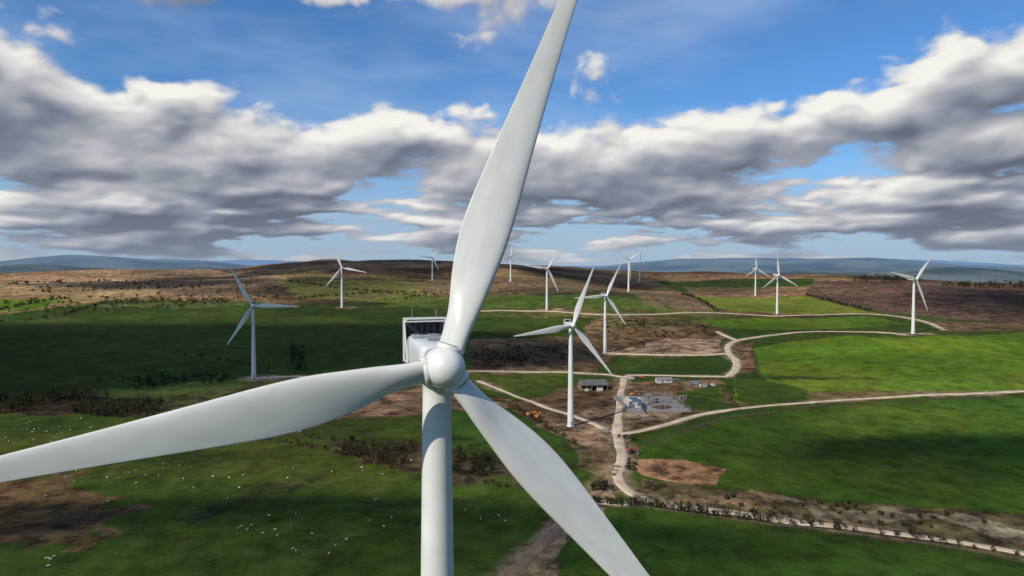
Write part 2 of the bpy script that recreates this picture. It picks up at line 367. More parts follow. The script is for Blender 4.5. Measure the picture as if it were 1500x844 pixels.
a=terr.data.attributes.new('land','FLOAT_COLOR','POINT'); a.data.foreach_set('color',np.column_stack([np.clip(col,0,1),rough]).astype(np.float32).ravel())
# ------------------------------------------------------------- wind turbine meshes
def lathe(name,prof,mat,seg=48,axis='Z'):
    v=[];f=[]
    for r,z in prof:
        for k in range(seg):
            a_=2*math.pi*k/seg
            v.append((r*math.cos(a_),r*math.sin(a_),z) if axis=='Z' else (r*math.cos(a_),z,r*math.sin(a_)))
    for i in range(len(prof)-1):
        for k in range(seg):
            q=(i*seg+k,i*seg+(k+1)%seg,(i+1)*seg+(k+1)%seg,(i+1)*seg+k); f.append(q if axis=='Z' else q[::-1])
    me=bpy.data.meshes.new(name); me.from_pydata(v,[],f); me.polygons.foreach_set('use_smooth',[True]*len(f)); me.materials.append(mat); me.update(); return me
HUBH=66.0
def tower_mesh(h):
    pr=[(2.6,-3),(2.6,.34),(2.58,.36),(2.15,.37),(2.12,.42)]
    L=[0,.3,.62,1.0]
    top=h-1.9
    def rad_(z): return 2.1+(1.2-2.1)*z/top
    for k in range(3):
        z0=.6+(top-.6)*L[k]; z1=.6+(top-.6)*L[k+1]
        for z in [z0+.2]+list(np.linspace(z0+1,z1-1,4))+[z1-.12]: pr.append((rad_(z),z))
        pr+= [(rad_(z1)+.025,z1-.08),(rad_(z1)+.025,z1+.08)]
    return lathe('tower',pr,M_white,64)
TBL=[(1.3,1.95,1,.5),(2.4,1.95,1,.5),(3.4,2.0,.96,.49),(5,2.5,.72,.46),(6.5,3.05,.53,.44),(8,3.5,.42,.42),(10,4.0,.34,.41),(12,4.15,.29,.40),(15,3.9,.26,.39),(19,3.3,.23,.38),(25,2.45,.20,.37),(31,1.75,.18,.36),(36,1.25,.17,.36),(39,.9,.16,.38),(40.4,.55,.15,.42),(41,.12,.15,.5)]
def blade_mesh():
    T=np.array(TBL); rs=np.concatenate([np.linspace(1.3,16,40),np.linspace(16.6,38,36),np.linspace(38.3,41,14)])
    def ip(c):
        y=np.interp(rs,T[:,0],T[:,c]); k=np.array([1,2,3,2,1])/9; yy=y
        for _ in range(3): yy=np.convolve(np.pad(yy,2,'edge'),k,'valid')
        yy[0]=y[0];yy[-1]=y[-1]; return yy
    C,TR,PA=ip(1),ip(2),ip(3); v=[];f=[];m_=36
    for i,r in enumerate(rs):
        c=C[i]; t=TR[i]; pa=PA[i]; circ=max(0,min(1,(t-.42)/.55)); circ=circ*circ*(3-2*circ)
        tw=math.radians(14*max(0,1-(r-3)/26)**1.5+1.0)
        for k in range(m_):
            u=2*math.pi*k/m_
            xc=.5*(1+math.cos(u)); xa=1-xc
            yt=5*t*(.2969*math.sqrt(max(xa,0))-.1260*xa-.3516*xa**2+.2843*xa**3-.1015*xa**4)
            ya=yt*(1 if math.sin(u)>0 else -.75)
            ax=(pa-xa)*c; ay=ya*c
            bx=.5*math.cos(u)*c; by=.5*math.sin(u)*c*min(1,t*1.0)
            x_=ax*(1-circ)+bx*circ; y_=ay*(1-circ)+by*circ
            v.append((x_*math.cos(tw)-y_*math.sin(tw),-x_*math.sin(tw)+y_*math.cos(tw)-.0009*r*r,r))
    for i in range(len(rs)-1):
        for k in range(m_): f.append((i*m_+k,i*m_+(k+1)%m_,(i+1)*m_+(k+1)%m_,(i+1)*m_+k))
    f.append([ (len(rs)-1)*m_+k for k in range(m_)])
    me=bpy.data.meshes.new('blade'); me.from_pydata(v,[],f); me.polygons.foreach_set('use_smooth',[True]*len(f)); me.materials.append(M_blade); me.update(); return me
ME_b=blade_mesh()
ME_sp=lathe('spinner',[(.0,-2.15),(.35,-2.12),(.75,-1.98),(1.1,-1.72),(1.38,-1.35),(1.55,-.9),(1.66,-.3),(1.70,.3),(1.66,.95),(1.60,1.25),(1.5,1.3)],M_white,64,'Y')
ME_ring=lathe('root_collar',[(.9,1.25),(1.10,1.30),(1.16,1.45),(1.16,1.72),(1.10,1.80),(.98,1.81)],M_white,48)
ME_seal=lathe('root_seal',[(1.02,1.80),(1.02,1.90),(.96,1.90)],M_seal,48)
def inst(name,me,parent,mat4):
    o=bpy.data.objects.new(name,me); link(o); o.parent=parent; o.matrix_local=mat4; return o
NAC={}
def nacelle(parent,hh):
    if NAC:
        for nm,(me) in NAC.items(): inst(nm,me,parent,Matrix.Translation((0,0,hh)))
        return
    secs=[(-2.05,1.35,-1.35,1.35),(-1.9,1.6,-1.6,1.55),(-1.2,1.72,-1.75,1.7),(2,1.78,-1.85,1.75),(6.3,1.75,-1.75,1.75),(6.9,1.6,-1.4,1.6)]
    v=[];f=[];K=28
    for (y,hw,zb,zt) in secs:
        zc=(zb+zt)/2; hz=(zt-zb)/2
        for k in range(K):
            a_=2*math.pi*(k+.5)/K; c,s_=math.cos(a_),math.sin(a_); e=.34
            v.append((hw*abs(c)**e*(1 if c>0 else -1),y,zc+hz*abs(s_)**e*(1 if s_>0 else -1)))
    for i in range(len(secs)-1):
        for k in range(K): f.append((i*K+k,(i+1)*K+k,(i+1)*K+(k+1)%K,i*K+(k+1)%K))
    f.append(list(range(K))); f.append([(len(secs)-1)*K+k for k in range(K)][::-1])
    o=mesh_obj('nacelle_body',v,f,M_nac,False,parent)
    o.data.polygons.foreach_set('use_smooth',[len(p.vertices)==4 for p in o.data.polygons]); OB=[o]
    b=Box()
    for sx in(-1,1):
        b.box((sx*1.98,6.6,1.2),(.16,.5,4.0)); b.box((sx*1.98,5.35,1.25),(.10,.14,4.3),rx=math.radians(-28))
        b.box((sx*1.98,5.6,-.6),(.12,1.9,.16)); b.box((sx*1.98,5.55,3.12),(.12,2.1,.14))
        b.box((sx*1.84,7.4,1.0),(.06,1.2,3.4))
    b.box((0,6.6,3.22),(4.12,.5,.16)); b.box((0,4.5,3.12),(4.12,.10,.12)); b.box((0,7.3,3.2),(3.7,1.3,.08)); b.box((0,6.5,-.75),(4.0,.3,.14))
    OB.append(b.obj('cooler_frame',M_white,parent))
    b=Box(); b.box((0,7.85,1.5),(3.6,.12,3.3)); 
    for k in range(6): b.box((-1.5+k*.6,6.75,2.45),(.05,.25,1.3))
    OB.append(b.obj('cooler_radiator',M_dark,parent))
    b=Box(); b.box((0,1.2,1.86),(1.3,1.3,.2)); b.box((.5,4.6,1.84),(.8,.9,.14)); b.box((-.5,3.4,1.82),(2.2,.06,.10)); b.box((0,5.3,1.83),(3.0,.06,.12)); b.box((0,2.5,1.80),(3.2,.05,.08))
    b.box((-1.2,6.6,3.75),(.05,.05,.9)); b.box((1.1,6.6,3.65),(.05,.05,.7)); b.box((1.1,6.6,4.0),(.3,.05,.05))
    OB.append(b.obj('roof_hatches',M_seal,parent))
    for o in OB: o.location=(0,0,hh); NAC[o.name]=o.data
MEtow=tower_mesh(HUBH)
DOOR=[]
def turbine(x,y,z,ph,hh,tower_me,tilt=5):
    e=empty('wind_turbine',(x,y,z),YAW)
    inst('tower',tower_me,e,Matrix.Identity(4))
    nacelle(e,hh)
    Rm=Matrix.Translation((0,-3.7,hh))@Matrix.Rotation(math.radians(-tilt),4,'X')
    inst('spinner',ME_sp,e,Rm)
    for k in range(3):
        Mb=Rm@Matrix.Rotation(math.radians(ph+120*k),4,'Y')
        inst('blade_%d'%(k+1),ME_b,e,Mb); inst('root_collar_%d'%(k+1),ME_ring,e,Mb); inst('root_seal_%d'%(k+1),ME_seal,e,Mb)
    if DOOR: inst('tower_door',DOOR[0],e,Matrix.Identity(4))
    else: DOOR.append(Box().box((0,-2.12,2.3),(.95,.14,2.1)).box((0,-3.0,.6),(1.2,1.4,1.2)).obj('tower_door',M_seal,e).data)
    return e
hub=np.array([-5.47,55.0]); zh=CZ-8.2
bx=hub[0]-3.7*math.sin(YAW); by=hub[1]+3.7*math.cos(YAW); gz=h1(bx,by)
turbine(bx,by,gz,20.2,zh-gz,tower_mesh(zh-gz))
for x,y,ph in TB:
    turbine(x,y,h1(x,y),ph,HUBH,MEtow)
# ------------------------------------------------------------- shrubs and trees
def leaf_mat(name,c1,c2):
    m,nt,b=nmat(name); at=N(nt,'ShaderNodeAttribute',attribute_name='tone'); cr=N(nt,'ShaderNodeValToRGB')
    cr.color_ramp.elements[0].color=(*c1,1); cr.color_ramp.elements[1].color=(*c2,1)
    nt.links.new(at.outputs['Fac'],cr.inputs['Fac']); nt.links.new(cr.outputs['Color'],b.inputs['Base Color']); b.inputs['Roughness'].default_value=.9; b.inputs['Specular IOR Level'].default_value=.1; return m
M_leaf=leaf_mat('shrub_foliage',(.014,.014,.008),(.060,.052,.021))
def foliage(name,plants,mat,leafs=110):
    V=[];Q=[];Tn=[];base=0
    pz=H(np.array([p[0] for p in plants]),np.array([p[1] for p in plants]))
    for (x,y,h,w),z in zip(plants,pz):
        d=math.hypot(x,y); ls=max(.28,d/1500)*1.0
        nl=int(leafs*(1.0 if d<500 else .6))
        nc=7; cc=rng.normal(0,1,(nc,3)); cc/=np.linalg.norm(cc,axis=1)[:,None]; cc*=rng.uniform(.25,.75,(nc,1)); cs=rng.uniform(.25,.5,nc); ct=rng.uniform(.1,.9,nc)
        k=rng.integers(0,nc,nl); p=cc[k]+rng.normal(0,1,(nl,3))*cs[k][:,None]*.55
        p[:,2]=np.maximum(p[:,2],-1.05)
        c=np.column_stack([p[:,0]*w/2+x,p[:,1]*w/2+y,z+h*.58+p[:,2]*h*.42])
        u=rng.normal(0,1,(nl,3)); u/=np.linalg.norm(u,axis=1)[:,None]; t=rng.normal(0,1,(nl,3)); v_=np.cross(u,t); v_/=np.linalg.norm(v_,axis=1)[:,None]
        sz=ls*rng.uniform(.5,1.2,(nl,1)); u=u*sz; v_=v_*sz*.7
        q=np.stack([c-u-v_,c+u-v_*.4,c+u*.8+v_,c-u*.6+v_*.8],1).reshape(-1,3)
        V.append(q); Q.append(np.arange(nl*4).reshape(-1,4)+base); Tn.append(np.repeat(np.clip(ct[k]*.7+rng.uniform(0,.3,nl),0,1),4)); base+=nl*4
        for b_ in range(4):
            az=rng.uniform(0,6.28); r0=h*.03; top=np.array([x+math.cos(az)*w*.25*(b_>0),y+math.sin(az)*w*.25*(b_>0),z+h*.7]); bot=np.array([x,y,z-.3])
            o=np.array([[r0,0,0],[0,r0,0],[-r0,0,0],[0,-r0,0]])
            vv=np.vstack([bot+o,top+o*.35]); V.append(vv); Q.append(np.array([[0,1,5,4],[1,2,6,5],[2,3,7,6],[3,0,4,7]])+base); Tn.append(np.full(8,.25)); base+=8
    o=quads_mesh(name,np.vstack(V),np.vstack(Q),mat)
    a=o.data.attributes.new('tone','FLOAT','POINT'); a.data.foreach_set('value',np.concatenate(Tn).astype(np.float32)); return o
def along(pts,sp,jit,h,w,skip=.25):
    out=[]
    for a,b in zip(pts[:-1],pts[1:]):
        L=np.hypot(*(b-a)); k=int(L/sp)
        for i in range(k):
            if rng.uniform()<skip: continue
            p=a+(b-a)*(i+rng.uniform())/max(k,1)+rng.normal(0,jit,2); s_=rng.uniform(.6,1.3); out.append((p[0],p[1],h*s_,w*s_))
    return out
def scatter(pxs,nn,h,w):
    wq=np.array([site(*p) for p in pxs]); out=[]
    lo=wq.min(0); hi=wq.max(0); tries=0
    while len(out)<nn and tries<nn*60:
        tries+=1; p=rng.uniform(lo,hi); c=False
        for i in range(len(wq)):
            x1,y1=wq[i];x2,y2=wq[(i+1)%len(wq)]
            if (y1>p[1])!=(y2>p[1]) and p[0]<(x2-x1)*(p[1]-y1)/(y2-y1)+x1: c=not c
        if c and vn(np.array([p[0]/22]),np.array([p[1]/22]),77)[0]>.42: s_=rng.uniform(.55,1.4); out.append((p[0],p[1],h*s_,w*s_))
    return out
S=[]
S+=scatter([(-60,590),(120,578),(240,588),(230,612),(-60,607)],180,7.5,8)
S+=scatter([(120,560),(300,548),(345,552),(330,562),(150,575)],55,5.5,6.5)
S+=scatter([(495,645),(630,655),(780,690),(760,708),(600,688),(500,665)],130,5,5.5)
S+=scatter([(410,520),(445,505),(450,545),(415,545)],20,9,8)
S+=scatter([(690,505),(830,510),(830,540),(700,542)],60,3.5,4.5)
S+=scatter([(868,715),(900,712),(892,740),(870,738)],16,4.5,4.5)
S+=scatter([(905,640),(930,640),(935,700),(915,690)],16,2.5,3)
S+=scatter([(1050,725),(1300,742),(1450,765),(1400,780),(1100,752)],40,1.8,2.6)
S+=scatter([(880,468),(1040,475),(1050,490),(900,500)],45,2.5,5)
foliage('scrub_trees',S,M_leaf,110)
Hd=[]
for i,hw in enumerate(HW):
    if i==4: Hd+=along(hw[:4],1.2,.6,4.0,3.8,.06)+along(hw[3:],2.6,.8,3.0,3.4,.3)
    elif i in(0,1,2): Hd+=along(hw,4,1.2,3.2,4)
    elif i in(3,8): pass
    else: Hd+=along(hw,8,2,5,6.5)
for px,py in [(1187,766),(1222,772),(1335,784),(1103,757),(1130,760),(965,742),(935,738),(1005,747),(1025,750)]:
    q=site(px,py)
    for _ in range(3): Hd.append((q[0]+rng.normal(0,1.2),q[1]+rng.normal(0,1),5,5.2))
foliage('hedgerow',Hd,M_leaf,60)
D_=scatter([(0,442),(60,437),(380,430),(420,440),(300,448),(0,470)],150,7,10)+scatter([(1250,408),(1350,410),(1350,416),(1250,414)],70,14,16)+scatter([(0,412),(400,410),(420,425),(0,432)],120,6,9)
D_+=scatter([(1380,415),(1500,418),(1500,424),(1380,420)],60,12,14)
foliage('distant_woodland',D_,M_leaf,40)
# ------------------------------------------------------------- sheep
def sheep_mesh():
    V=[];F=[];MI=[]
    def ell(c,r,mi,seg=8,ring=6,ry=0):
        b=len(V); R_=Matrix.Rotation(ry,3,'X')
        for i in range(ring+1):
            t=math.pi*i/ring
            for k in range(seg):
                a_=2*math.pi*k/seg; p=R_@Vector((r[0]*math.sin(t)*math.cos(a_),r[1]*math.cos(t),r[2]*math.sin(t)*math.sin(a_))); V.append((c[0]+p.x,c[1]+p.y,c[2]+p.z))
        for i in range(ring):
            for k in range(seg): F.append((b+i*seg+k,b+i*seg+(k+1)%seg,b+(i+1)*seg+(k+1)%seg,b+(i+1)*seg+k)); MI.append(mi)
    ell((0,0,.62),(.27,.55,.28),0); ell((0,.36,.66),(.22,.25,.26),0); ell((0,-.36,.64),(.25,.28,.27),0)
    ell((0,.55,.52),(.12,.25,.13),0,ry=-.9); ell((0,.70,.25),(.075,.17,.085),1,ry=-1.0); ell((.10,.62,.38),(.06,.03,.02),1); ell((-.10,.62,.38),(.06,.03,.02),1); ell((0,-.62,.52),(.05,.06,.14),0)
    for sx in(-1,1):
        for y0,bk in((.33,0),(-.38,-.07)):
            b=len(V)
            for z_,r_,dy in((.5,.075,0),(.27,.05,bk),(0,.035,0)):
                for k in range(5): a_=2*math.pi*k/5; V.append((sx*.15+r_*math.cos(a_),y0+dy+r_*math.sin(a_),z_))
            for i in range(2):
                for k in range(5): F.append((b+i*5+k,b+(i+1)*5+k,b+(i+1)*5+(k+1)%5,b+i*5+(k+1)%5)); MI.append(1)
    me=bpy.data.meshes.new('sheep'); me.from_pydata(V,[],F); me.materials.append(M_wool); me.materials.append(M_face)
    me.polygons.foreach_set('material_index',MI); me.polygons.foreach_set('use_smooth',[True]*len(F)); me.update(); return me
SM=sheep_mesh(); fl=empty('sheep_flock')
SHP=[]
def grp(cx,cy,sx,sy,k):
    for _ in range(k): SHP.append((rng.normal(cx,sx),rng.normal(cy,sy)))
grp(60,632,50,12,22); grp(170,690,60,18,13); grp(330,700,60,20,11); grp(385,775,22,6,8); grp(70,825,15,6,4); grp(180,645,70,10,14); grp(550,745,60,25,6); grp(240,715,60,20,8); grp(500,790,90,25,6); grp(720,740,40,25,5); grp(350,645,60,8,7); grp(520,690,40,8,5); grp(430,800,20,8,2)
for i,(px,py) in enumerate(SHP):
    if py<612 or py>842 or px>760: continue
    q=site(px,py); o=bpy.data.objects.new('sheep_%d'%(i+1),SM); link(o); o.parent=fl
    sc=rng.uniform(.8,1.05); o.location=(q[0],q[1],h1(*q)-.02); o.rotation_euler=(0,0,rng.uniform(0,6.28)); o.scale=(sc,)*3
# ------------------------------------------------------------- buildings
def at(name,px,py,rz=0):
    q=site(px,py); return empty(name,(q[0],q[1],h1(*q)),rz)
def gable(e,L,Wd,hw,hr,mw,mr,openf=False):
    b=Box()
    b.box((0,Wd/2,hw/2-.5),(L,.25,hw+1)); b.box((-L/2,0,hw/2-.5),(.25,Wd-.26,hw+1)); b.box((L/2,0,hw/2-.5),(.25,Wd-.26,hw+1))
    if openf:
        for k in range(6): b.box((-L/2+.3+k*(L-.6)/5,-Wd/2,hw/2),(.35,.3,hw))
        b.box((0,-Wd/2+.01,hw-.5),(L-.3,.2,1.0)); b.box((-L*.3,-Wd/2+.03,1.0),(L*.38,.2,2.0))
    else: b.box((0,-Wd/2,hw/2-.5),(L,.25,hw+1))
    v=[(-L/2,-Wd/2,hw),(-L/2,Wd/2,hw),(-L/2,0,hw+hr),(L/2,-Wd/2,hw),(L/2,Wd/2,hw),(L/2,0,hw+hr)]
    k=len(b.v); b.v+= [Vector(q) for q in v]; b.f+=[(k,k+2,k+1),(k+3,k+4,k+5)]
    b.obj('walls',mw,e)
    sl=math.atan2(hr,Wd/2); ln=math.hypot(hr,Wd/2)+.7; r=Box()
    for s_ in(-1,1):
        r.box((0,s_*(Wd/4+.15),hw+hr/2-.1),(L+1,ln,.14),rx=-s_*sl)
    for k in range(14):
        for s_ in(-1,1): r.box((-L/2+k*L/13,s_*(Wd/4+.15),hw+hr/2+.02),(.12,ln,.10),rx=-s_*sl)
    r.obj('roof',mr,e)
e=at('farm_barn',868,570,math.radians(6)); gable(e,23,15,5,3.2,M_wall,M_roof,True)
Box().box((0,2,2.4),(22,.2,4.6)).obj('dark_interior',M_dark,e)
Box().box((4,-9.5,1.3),(5,2.4,2.6)).box((-7,-9,.9),(3,2,1.8)).obj('feed_store',M_pale,e,.1)
e=at('farm_shed',972,560,math.radians(4)); gable(e,13,7,3,1.4,M_pale,M_metal)
Box().box((-2,-3.65,1.2),(1.1,.1,2.2)).box((2.5,-3.65,1.8),(1.6,.1,1.0)).box((4.8,-3.65,1.8),(1,.1,1)).obj('door_and_windows',M_dark,e)
e=at('electrical_substation',953,592,math.radians(3))
p=Box(); p.box((0,0,-1.2),(44,56,3.0)); p.obj('gravel_pad',M_gravel,e)
g=empty('control_building',(-14,-2,.3)); g.parent=e; gable(g,9,22,3.6,1.6,M_pale,M_pale)
Box().box((-2,-11.2,1.2),(1.2,.1,2.3)).box((2,-11.2,1.9),(1.8,.1,1.1)).box((4.6,-6,1.9),(.1,1.8,1.1)).box((4.6,4,1.3),(.1,1.6,2.4)).obj('openings',M_dark,g)
b=Box()
for i in range(3):
    for j in range(3):
        X0=0+i*8; Y0=-18+j*14
        b.box((X0-2.5,Y0,3.3),(.3,.3,6)); b.box((X0+2.5,Y0,3.3),(.3,.3,6)); b.box((X0,Y0,6.3),(5.6,.3,.35)); 
        for k in(-1.5,0,1.5): b.box((X0+k,Y0,5.6),(.22,.22,1.2)); b.box((X0+k,Y0+3,1.5),(.35,.35,2.6)); b.box((X0+k,Y0+5,2.7),(.1,6,.1))
b.obj('busbar_gantries',M_metal,e)
b=Box()
for X0,Y0 in((4,4),(13,4),(4,20)):
    b.box((X0,Y0,2),(4,3,3.2)); 
    for k in range(5): b.box((X0-2.4,Y0-1.2+k*.6,1.9),(.6,.12,2.4)); b.box((X0+2.4,Y0-1.2+k*.6,1.9),(.6,.12,2.4))
    for k in(-1,0,1): b.box((X0+k,Y0,4.2),(.25,.25,1.3))
b.obj('transformers',M_metal,e,.05)
b=Box()
for i in range(23):
    for sy in(-27.5,27.5): b.box((-22+i*2,sy,1.5),(.12,.12,2.6))
for i in range(28):
    for sx in(-21.7,21.7): b.box((sx,-27+i*2,1.5),(.12,.12,2.6))
for z_ in(.7,1.2,1.7,2.2,2.7):
    for sy in(-27.4,27.4): b.box((0,sy,z_),(43,.06,.06))
    for sx in(-21.6,21.6): b.box((sx,0,z_),(.06,54,.06))
b.obj('palisade_fence',M_metal,e)
def cabin(px,py,rz,mat,L=6):
    e=at('site_cabin',px,py,rz); Box().box((0,0,1.4),(L,2.6,2.5)).obj('cabin_body',mat,e,.06)
    Box().box((0,0,2.72),(L+.2,2.8,.12)).obj('cabin_roof',M_metal,e); Box().box((-L*.3,-1.33,1.25),(.9,.06,2)).box((L*.15,-1.33,1.7),(1.2,.06,.9)).obj('door_and_window',M_dark,e)
    Box().box((-L*.35,0,-.2),(.3,2.3,.7)).box((L*.35,0,-.2),(.3,2.3,.7)).obj('feet',M_conc,e)
for px,py,mt in((1006,566,M_wall),(1018,563,M_blue),(1030,567,M_pale),(1000,585,M_metal),(990,560,M_wall)): cabin(px,py,rng.uniform(-.4,.4),mt)
def excavator(px,py,rz,mat):
    e=at('excavator',px,py,rz)
    Box().box((-1.1,0,.45),(.6,3.8,.9)).box((1.1,0,.45),(.6,3.8,.9)).box((0,0,.7),(1.7,1.6,.4)).obj('tracks',M_dark,e,.15)
    Box().box((.1,.9,1.6),(2.6,2.6,1.2)).box((.1,1.9,1.7),(2.7,.7,1.5)).obj('body',mat,e,.12)
    Box().box((-.8,-.8,2.0),(1.0,1.6,1.9)).obj('cab',M_dark,e,.08); Box().box((-.8,-.8,3.0),(1.1,1.7,.1)).obj('cab_roof',mat,e)
    Box().box((.4,-2.3,3.0),(.4,4.0,.5),rx=math.radians(-35)).box((.4,-4.8,2.9),(.35,3.0,.4),rx=math.radians(50)).obj('boom',mat,e,.04)
    Box().box((.4,-5.6,1.0),(1.1,.9,.9),rx=.4,taper=.7).obj('bucket',M_metal,e,.05)
excavator(776,610,1.1,M_or); excavator(788,613,2.4,M_or); excavator(924,664,.5,M_red); excavator(928,580,2,M_or)
def van(px,py,rz,mat):
    e=at('parked_van',px,py,rz)
    o=Box().box((0,.4,1.3),(1.9,4.0,1.7)).box((0,-2.1,.9),(1.86,1.1,.9)).obj('body',mat,e,.15)
    Box().box((0,-1.55,1.6),(1.6,.9,.8),taper=.8).box((0,.1,1.75),(1.93,1.0,.4)).obj('windows',M_dark,e,.04)
    v=Box()
    for sx in(-.9,.9):
        for sy in(-1.8,1.5): v.box((sx,sy,.35),(.22,.7,.7)); v.box((sx,sy,.35),(.2,.7,.7),rx=.785)
    v.obj('wheels',M_dark,e)
for a_ in((1045,566,.4,M_pale),(925,556,1.5,M_pale),(935,612,.2,M_metal),(940,554,1.2,M_red),(888,634,1.0,M_metal)): van(*a_)
def fence(pxs,name='post_and_wire_fence'):
    w=[site(*p) for p in pxs]; b=Box()
    for a,c in zip(w[:-1],w[1:]):
        L=np.hypot(*(c-a)); k=int(L/3.5); an=math.atan2(c[1]-a[1],c[0]-a[0])
        for i in range(k):
            p=a+(c-a)*i/k; q=a+(c-a)*(i+1)/k; z=h1(*p); z2=h1(*q); b.box((p[0],p[1],z+.5),(.14,.14,1.5))
            for hz in(.6,1.1): b.box(((p[0]+q[0])/2,(p[1]+q[1])/2,(z+z2)/2+hz),(L/k-.16,.04,.05),rz=an)
    b.obj(name,M_wood)
fence([(790,846),(845,778),(868,742),(950,746),(1060,762),(1200,778),(1340,796),(1500,822)])
fence([(600,694),(700,704),(800,716),(845,722)])
fence([(935,668),(945,652),(1060,613),(1200,595)])
# ------------------------------------------------------------- distant clouds: sky dome shell
azd=np.linspace(-math.radians(48),math.radians(48),1250)
azs=np.concatenate([np.linspace(-math.pi,-math.radians(48),120)[:-1],azd,np.linspace(math.radians(48),math.pi,120)[1:-1]])
els=np.concatenate([np.linspace(-.02,.42,470),np.linspace(.42,1.5,80)[1:]])
EL,AZ=np.meshgrid(els,azs,indexing='ij')
BL=[(110,185,290,66,.44),(30,55,130,55,.42),(330,235,100,38,.38),(60,235,150,30,.2),(450,-8,200,24,.32),(560,205,120,32,.46),(880,115,95,42,.48),(750,220,150,38,.46),
(1060,215,190,44,.50),(1250,180,160,40,.42),(1460,120,120,50,.44),(900,265,230,30,.42),(430,300,480,30,.36),(160,302,170,22,.42),(310,308,60,18,.35),(1130,305,240,28,.42),(1400,292,160,26,.42),(660,272,110,26,.46),(1515,215,50,24,.3),(700,342,1200,17,.30),
(560,85,230,48,-.34),(1110,45,220,45,-.34),(40,262,110,8,-.22),(1330,250,220,10,-.26),(1420,15,140,26,.08),(250,90,70,26,-.2),(450,165,50,40,-.22),(980,140,60,30,-.18),(1330,60,90,40,-.30)]
WAz=AZ+(rfbm(AZ,EL*2.2,.16,3,300)-.5)*.10; WEl=EL+(rfbm(AZ,EL*2.2,.10,4,310)-.5)*.06
D0=np.full(AZ.shape,-.13)
for cx,cy,rx,ry,am in BL:
    a0=math.atan((cx-750)/1000); e0=math.atan((390-cy)/1000*math.cos(a0))
    D0+=am*np.exp(-.8*(((WAz-a0)*1000/(rx*math.cos(a0)**2+20))**2+((WEl-e0)*1000/ry)**2))
e_=np.maximum(EL,-.02)+.10
U=AZ*5.2; V=np.log(e_)*2.9
wx=(rfbm(U,V,.6,3,500)-.5)*.3; wy=(rfbm(U,V,.6,3,520)-.5)*.3
big=rfbm(U+wx,V+wy,1.0,7,400,.50); bil=rfbm(U+wx,V+wy,.50,6,440,.52,True)
low=np.exp(-((EL-.065)/.05)**2)
lowc=rfbm(AZ*11+wx*2,np.log(e_)*11+wy*2,1.0,6,610,.52); lowb=rfbm(AZ*18+wx*2,np.log(e_)*16+wy*2,1.0,5,650,.52,True)
D0+=(big-.5)*1.5*(1-.45*low)+(bil-.42)*.45*(1-.5*low)+low*((lowc-.5)*1.5+(lowb-.42)*.35+.08)
back=sst(1.2,2.0,np.abs(AZ)); D0-=back*.6
D0-=sst(.45,.9,EL)*.4
dd=np.clip(D0/.35,0,1.4)
S_=np.zeros_like(dd); acc=np.zeros(dd.shape[1])
for i in range(len(els)-1,-1,-1):
    de=(els[i+1]-els[i]) if i<len(els)-1 else .01
    sc=.055*(e_[i]/.30)
    acc=acc*np.exp(-de/sc)+dd[i]*de/sc; S_[i]=acc
tr=np.exp(-S_*1.35)
def shiftup(A_,k): B_=A_.copy(); B_[:-k]=A_[k:]; return B_
def shl(A_,k): return np.roll(A_,k,axis=1)
def blur(A_,k):
    B_=A_.copy()
    for ax in(0,1):
        c_=np.cumsum(np.concatenate([np.repeat(B_.take([0],ax),k,ax),B_,np.repeat(B_.take([-1],ax),k,ax)],ax),ax)
        L_=B_.shape[ax]; B_=(c_.take(range(2*k-1,2*k-1+L_),ax)-np.concatenate([np.zeros_like(c_.take([0],ax)),c_.take(range(0,L_-1),ax)],ax))/(2*k)
    return B_
Db=blur(D0,4)
rel=np.clip((D0-shl(shiftup(D0,5),4))*.8,-.3,.35)+np.clip((Db-shl(shiftup(Db,16),10))*1.25,-.4,.5)+np.clip((Db-shl(shiftup(Db,36),20))*.85,-.35,.45)
lit=np.clip(.26+.50*tr+.55*rel-.12*sst(.3,.9,D0),0,1)
thin=1-sst(.02,.30,D0); lit=np.clip(lit*(1-.35*thin)+.35*thin*.64,0,1)
stops=[0,.25,.5,.75,1]; C_=np.array([(.125,.145,.195),(.215,.240,.305),(.370,.385,.44),(.62,.61,.62),(.92,.90,.85)])
cc=np.stack([np.interp(lit,stops,C_[:,k]) for k in range(3)],-1)
hz=np.exp(-np.maximum(EL,0)/.036)[...,None]*.66; cc=cc*(1-hz)+np.array((.31,.39,.49))*hz
al=sst(-.02,.20,D0)*sst(-.01,.012,EL)
Rd=50000.0
DX=(Rd*np.cos(EL)*np.sin(AZ)).ravel(); DY=(Rd*np.cos(EL)*np.cos(AZ)).ravel(); DZ=(Rd*np.sin(EL)).ravel()+CZ
ne,nz_=len(els),len(azs)
ii=np.arange(ne-1)[:,None]*nz_; jj=np.arange(nz_)[None]; j2=(jj+1)%nz_
q=np.stack([ii+jj,ii+nz_+jj,ii+nz_+j2,ii+j2],-1).reshape(-1,4)
m=bpy.data.materials.new('cloud_bank'); m.use_nodes=True; nt=m.node_tree; nt.nodes.clear()
o_=N(nt,'ShaderNodeOutputMaterial'); at_=N(nt,'ShaderNodeAttribute',attribute_name='cloud'); em=N(nt,'ShaderNodeEmission'); tr_=N(nt,'ShaderNodeBsdfTransparent'); mx=N(nt,'ShaderNodeMixShader')
nt.links.new(at_.outputs['Color'],em.inputs[0]); nt.links.new(at_.outputs['Alpha'],mx.inputs[0]); nt.links.new(tr_.outputs[0],mx.inputs[1]); nt.links.new(em.outputs[0],mx.inputs[2]); nt.links.new(mx.outputs[0],o_.inputs[0])
m.cycles.emission_sampling='NONE'
sk=quads_mesh('sky',np.column_stack([DX,DY,DZ]),q,m,True)
a=sk.data.attributes.new('cloud','FLOAT_COLOR','POINT'); a.data.foreach_set('color',np.concatenate([cc,al[...,None]],-1).astype(np.float32).ravel())
